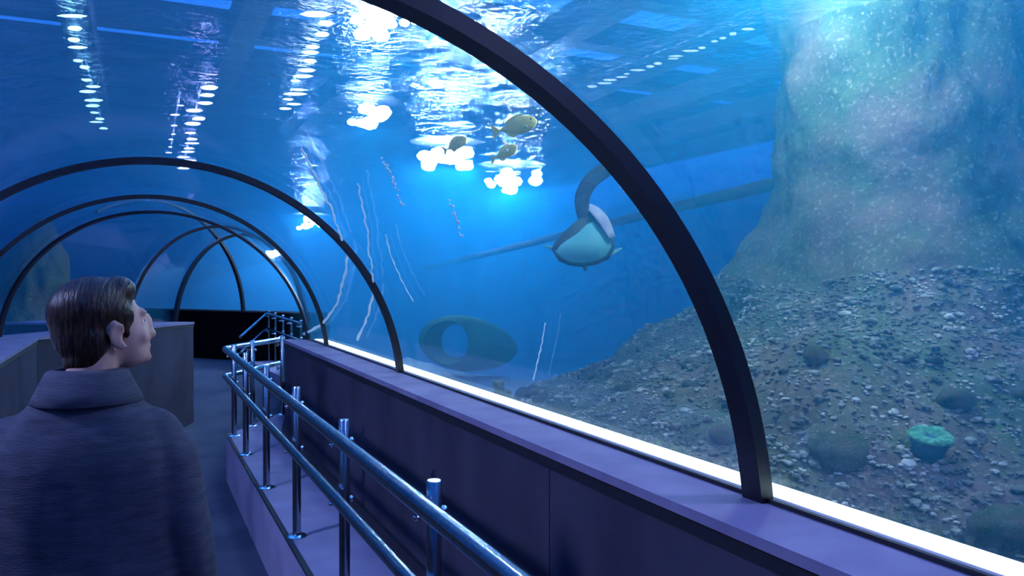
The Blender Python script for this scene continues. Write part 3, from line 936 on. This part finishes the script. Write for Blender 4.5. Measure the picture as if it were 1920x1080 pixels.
def cap(mb, pts, rad, n=16, flat=1.0, up=None):
    mb.tube(pts, rad, n, flat, up)
    for p, r in ((pts[0], rad[0]), (pts[-1], rad[-1])):
        mb.ell(p, (r, r, r), 12, 8)
def hell(mb, c, r, rot=None, n=20, m=14):
    mb.ell(hp(*c), r, n, m, HROT if rot is None else HROT @ rot)
RX = lambda a: Matrix.Rotation(math.radians(a), 3, 'X')
hell(body, (0, -.012, .028), (.074, .094, .086))               # cranium
hell(body, (0, .030, -.020), (.062, .066, .082))               # face
hell(body, (0, .045, -.070), (.046, .046, .044))               # jaw
hell(body, (0, .080, -.094), (.022, .018, .018))               # chin
hell(body, (0, .082, .018), (.048, .016, .012))                # brow
hell(body, (0, .062, -.030), (.046, .040, .052))               # mid face
hell(body, (0, .098, -.020), (.013, .018, .034), RX(-16))      # nose bridge
hell(body, (0, .106, -.042), (.017, .016, .012))               # nose tip
hell(body, (0, .090, -.066), (.024, .010, .006))               # lips
hell(body, (0, .088, -.076), (.021, .010, .006))
for s in (-1, 1):
    hell(body, (s*.038, .064, -.034), (.020, .020, .022))      # cheek
    # ear: rim, lobe and bowl
    ring = []
    for k in range(11):
        a = math.radians(-120 + 290 * k / 10)
        ring.append(hp(s*(.079 + .006*math.sin(a)), -.004 - .017*math.cos(a) * 1.0, -.018 + .030*math.sin(a)))
    body.tube(ring, [.0055]*11, 8)
    hell(body, (s*.074, -.002, -.020), (.008, .013, .024))
    hell(body, (s*.077, .006, -.046), (.0065, .008, .010))
cap(body, [Vector((0, -.005, 1.40)), Vector((.016, .004, 1.48)), hp(0, -.020, -.045)], [.060, .054, .056], 18)
body.loft([[Vector((math.cos(a)*rx, oy + math.sin(a)*ry, z)) for a in (2*math.pi*k/24 for k in range(24))]
           for z, rx, ry, oy in ((.82,.15,.10,0), (.95,.165,.105,0), (1.08,.145,.095,0), (1.2,.16,.105,0), (1.30,.165,.11,0), (1.37,.12,.09,0), (1.42,.07,.07,0))])
for s in (-1, 1):
    cap(body, [Vector((s*.155,0,1.32)), Vector((s*.218,-.01,1.10)), Vector((s*.245,.05,.865))], [.048,.040,.030])
    cap(body, [Vector((s*.088,0,.86)), Vector((s*.098,.01,.49)), Vector((s*.10,-.02,.09))], [.078,.055,.040])
    cap(body, [Vector((s*.10,-.04,.045)), Vector((s*.105,.06,.035)), Vector((s*.115,.14,.030))], [.036,.034,.026])
    # hand: palm, four curled fingers, thumb
    w_ = Vector((s*.245, .055, .862))
    pal = w_ + Vector((0, .012, -.055))
    body.ell(pal, (.016, .040, .046), 14, 10)
    for k in range(4):
        b0 = pal + Vector((0, .030 - .020*k, -.036))
        ln = (.072, .080, .074, .058)[k]
        cap(body, [b0, b0 + Vector((-s*.006, .002, -ln*.45)), b0 + Vector((-s*.022, .004, -ln*.78)), b0 + Vector((-s*.038, .004, -ln*.92))], [.0092,.0088,.008,.007], 8)
    cap(body, [pal + Vector((-s*.004, .034, .012)), pal + Vector((-s*.014, .056, -.020)), pal + Vector((-s*.020, .058, -.050))], [.011,.0095,.008], 8)
bo = voxel(body, 'body', M['skin'], .0065, 4, per)
for s in (-1, 1):
    e = MB().ell(hp(s*.030, .071, -.004), (.0125, .0125, .0115), 14, 10).build('eye', M['white_eye'], per, smooth=True)
    MB().ell(hp(s*.030, .0808, -.003), (.0055, .0045, .0055), 10, 8).build('iris', M['eye'], e, smooth=True)
# hair: thick short cap, clear of face and ears
hair = MB()
hell(hair, (0, -.022, .040), (.081, .098, .085), None, 24, 16)
hell(hair, (0, -.045, .000), (.074, .072, .082), None, 24, 16)
hell(hair, (0, .035, .075), (.060, .052, .040), RX(12), 20, 12)
hell(hair, (0, -.058, -.060), (.060, .044, .062), None, 20, 12)
for s in (-1, 1):
    hell(hair, (s*.058, .012, .022), (.019, .040, .040), None, 14, 10)
    hell(hair, (s*.066, .022, -.010), (.010, .010, .026), None, 10, 8)
    hell(hair, (s*.055, -.050, -.020), (.024, .036, .045), None, 14, 10)
voxel(hair, 'hair', M['hair'], .006, 5, per)
# coat
coat = MB()
secs = ((.66,.235,.155,0), (.80,.228,.150,0), (.95,.210,.138,0), (1.08,.205,.134,-.002), (1.20,.208,.136,-.006), (1.28,.206,.134,-.008), (1.33,.190,.124,-.008),
        (1.37,.158,.108,-.006), (1.405,.122,.094,-.004), (1.445,.088,.082,0))
coat.loft([[Vector((math.copysign(abs(math.cos(a))**.85, math.cos(a))*rx, oy + math.copysign(abs(math.sin(a))**.9, math.sin(a))*ry, z)) for a in (2*math.pi*k/40 for k in range(40))] for z, rx, ry, oy in secs])
for s in (-1, 1):
    cap(coat, [Vector((s*.150,-.004,1.325)), Vector((s*.186,-.006,1.27)), Vector((s*.218,-.012,1.11)), Vector((s*.236,.010,.99)), Vector((s*.248,.045,.885))], [.064,.070,.066,.060,.054])
co = voxel(coat, 'coat', M['wool'], .009, 12, per)
for v in co.data.vertices:            # folds of the cloth
    q = v.co
    k = .010*noise.noise(Vector((q.x*9, q.y*9, q.z*3.2))) + .005*noise.noise(Vector((q.x*20, q.y*20, q.z*8)))
    v.co = q + v.normal * k
# sunken back seam and shoulder seams, turned-down collar
M['seam'] = plain('dark_seam', (.02,.02,.035), .95)
def band(prof_, a0, a1, n=40, flare=0.0):
    rings = []
    for k in range(n + 1):
        a = math.radians(a0 + (a1 - a0) * k / n)
        rings.append([Vector((math.cos(a)*r + .008, math.sin(a)*r*.92 - .002, z)) for r, z in prof_])
    return MB().loft(rings)
col_prof = [(.070, 1.440), (.068, 1.478), (.074, 1.490), (.088, 1.482), (.108, 1.440), (.122, 1.412), (.114, 1.408), (.098, 1.440), (.084, 1.468), (.080, 1.440)]
cl = band(col_prof, 118, 422).build('collar', M['wool'], per, smooth=True)
# trousers and shoes
tr = MB()
for s in (-1, 1):
    cap(tr, [Vector((s*.085,0,.84)), Vector((s*.098,.01,.49)), Vector((s*.10,-.018,.085))], [.098,.078,.066])
tr.ell((0,0,.86), (.165,.12,.10))
voxel(tr, 'trousers', M['trouser'], .012, 6, per)
for s in (-1, 1):
    sh = MB()
    sh.loft([[Vector((s*.104 + math.cos(a)*w__, y, .002 + (1+math.sin(a))*h__)) for a in (2*math.pi*k/16 for k in range(16))] for y, w__, h__ in ((-.095,.030,.030), (-.06,.043,.048), (.0,.046,.048), (.08,.052,.036), (.15,.046,.026), (.185,.022,.015))])
    sh.build('shoe', M['shoe'], per, smooth=True)

# ------------------------------------------------------------------ bubbles and painted reflection streaks
def on_glass(px, py, r=-.002):
    """point where the pixel's ray meets the straight vault"""
    d0 = at(px, py, 1) - Vector((0, 0, CAMZ))
    ox, oz = -.11, CAMZ - ZC
    a = d0.x**2 + d0.z**2; b = 2*(ox*d0.x + oz*d0.z); c = ox*ox + oz*oz - (RC + r)**2
    t = (-b + math.sqrt(b*b - 4*a*c)) / (2*a)
    return Vector((0, 0, CAMZ)) + d0 * t
def glint_streak_mat():
    m, nt, b = mat('white_glint')
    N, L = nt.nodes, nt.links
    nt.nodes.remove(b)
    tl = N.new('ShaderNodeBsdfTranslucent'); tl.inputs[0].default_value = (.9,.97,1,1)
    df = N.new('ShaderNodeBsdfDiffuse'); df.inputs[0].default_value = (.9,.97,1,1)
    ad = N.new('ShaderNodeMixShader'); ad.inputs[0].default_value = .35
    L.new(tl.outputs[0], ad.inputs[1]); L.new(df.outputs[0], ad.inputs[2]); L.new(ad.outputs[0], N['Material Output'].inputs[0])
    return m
M['glint_streak'] = glint_streak_mat()
rs = random.Random(11)
def glint_streak(pts, wpx, jit, parent):  # white strokes on the acrylic that paint in reflected light
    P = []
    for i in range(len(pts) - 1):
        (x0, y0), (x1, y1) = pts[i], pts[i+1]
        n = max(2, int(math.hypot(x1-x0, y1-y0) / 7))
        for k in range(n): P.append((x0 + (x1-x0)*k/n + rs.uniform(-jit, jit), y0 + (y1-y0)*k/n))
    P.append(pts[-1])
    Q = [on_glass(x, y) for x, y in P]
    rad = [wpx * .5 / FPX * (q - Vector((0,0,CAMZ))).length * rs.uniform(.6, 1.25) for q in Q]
    return MB().tube(Q, rad, 6).build('glint_streak', M['glint_streak'], parent, smooth=True)
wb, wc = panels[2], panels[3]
glint_streak([(566,280),(590,325),(618,385),(640,440),(652,480)], 4, 2.5, wb)
glint_streak([(652,480),(646,520),(632,570),(605,608),(570,626)], 5, 1.5, wc)
glint_streak([(702,540),(690,590),(670,637)], 5, 1.2, wb)
glint_streak([(672,345),(684,400),(690,450),(700,530)], 3, 2.2, wb)
glint_streak([(1022,606),(1015,650),(1000,712)], 2.5, 1.2, wb)
glint_streak([(722,440),(740,500),(775,566)], 2.5, 1.5, wb)
M['bubble'] = plain('air_bubble', (.85,.95,1.0), .15, spec=1.0)
def bubbles(pts, n, d, label, smin=1.2, smax=3.0):
    mb = MB()
    for k in range(n):
        f = rs.random() * (len(pts) - 1); i = min(int(f), len(pts)-2); f -= i
        x = pts[i][0] + (pts[i+1][0]-pts[i][0])*f + rs.uniform(-3, 3); y = pts[i][1] + (pts[i+1][1]-pts[i][1])*f
        r = rs.uniform(smin, smax) / FPX * d
        mb.ell(at(x, y, d + rs.uniform(-.05,.05)), (r, r, r), 6, 4)
    return tag(mb.build('bubble_stream', M['bubble'], smooth=True, fix=False), label, 'bubbles', kind='stuff')
bubbles([(716,296),(735,330),(757,390)], 40, 4.4, 'string of air bubbles rising left of the yellow fish')
bubbles([(843,375),(852,400),(866,442)], 26, 4.6, 'short string of air bubbles under the olive yellow fish')
bubbles([(943,245),(950,282)], 10, 4.5, 'few air bubbles between the largest and the pale yellow fish')
bubbles([(1150,325),(1172,360)], 12, 4.6, 'few air bubbles beside the raised turtle flipper')
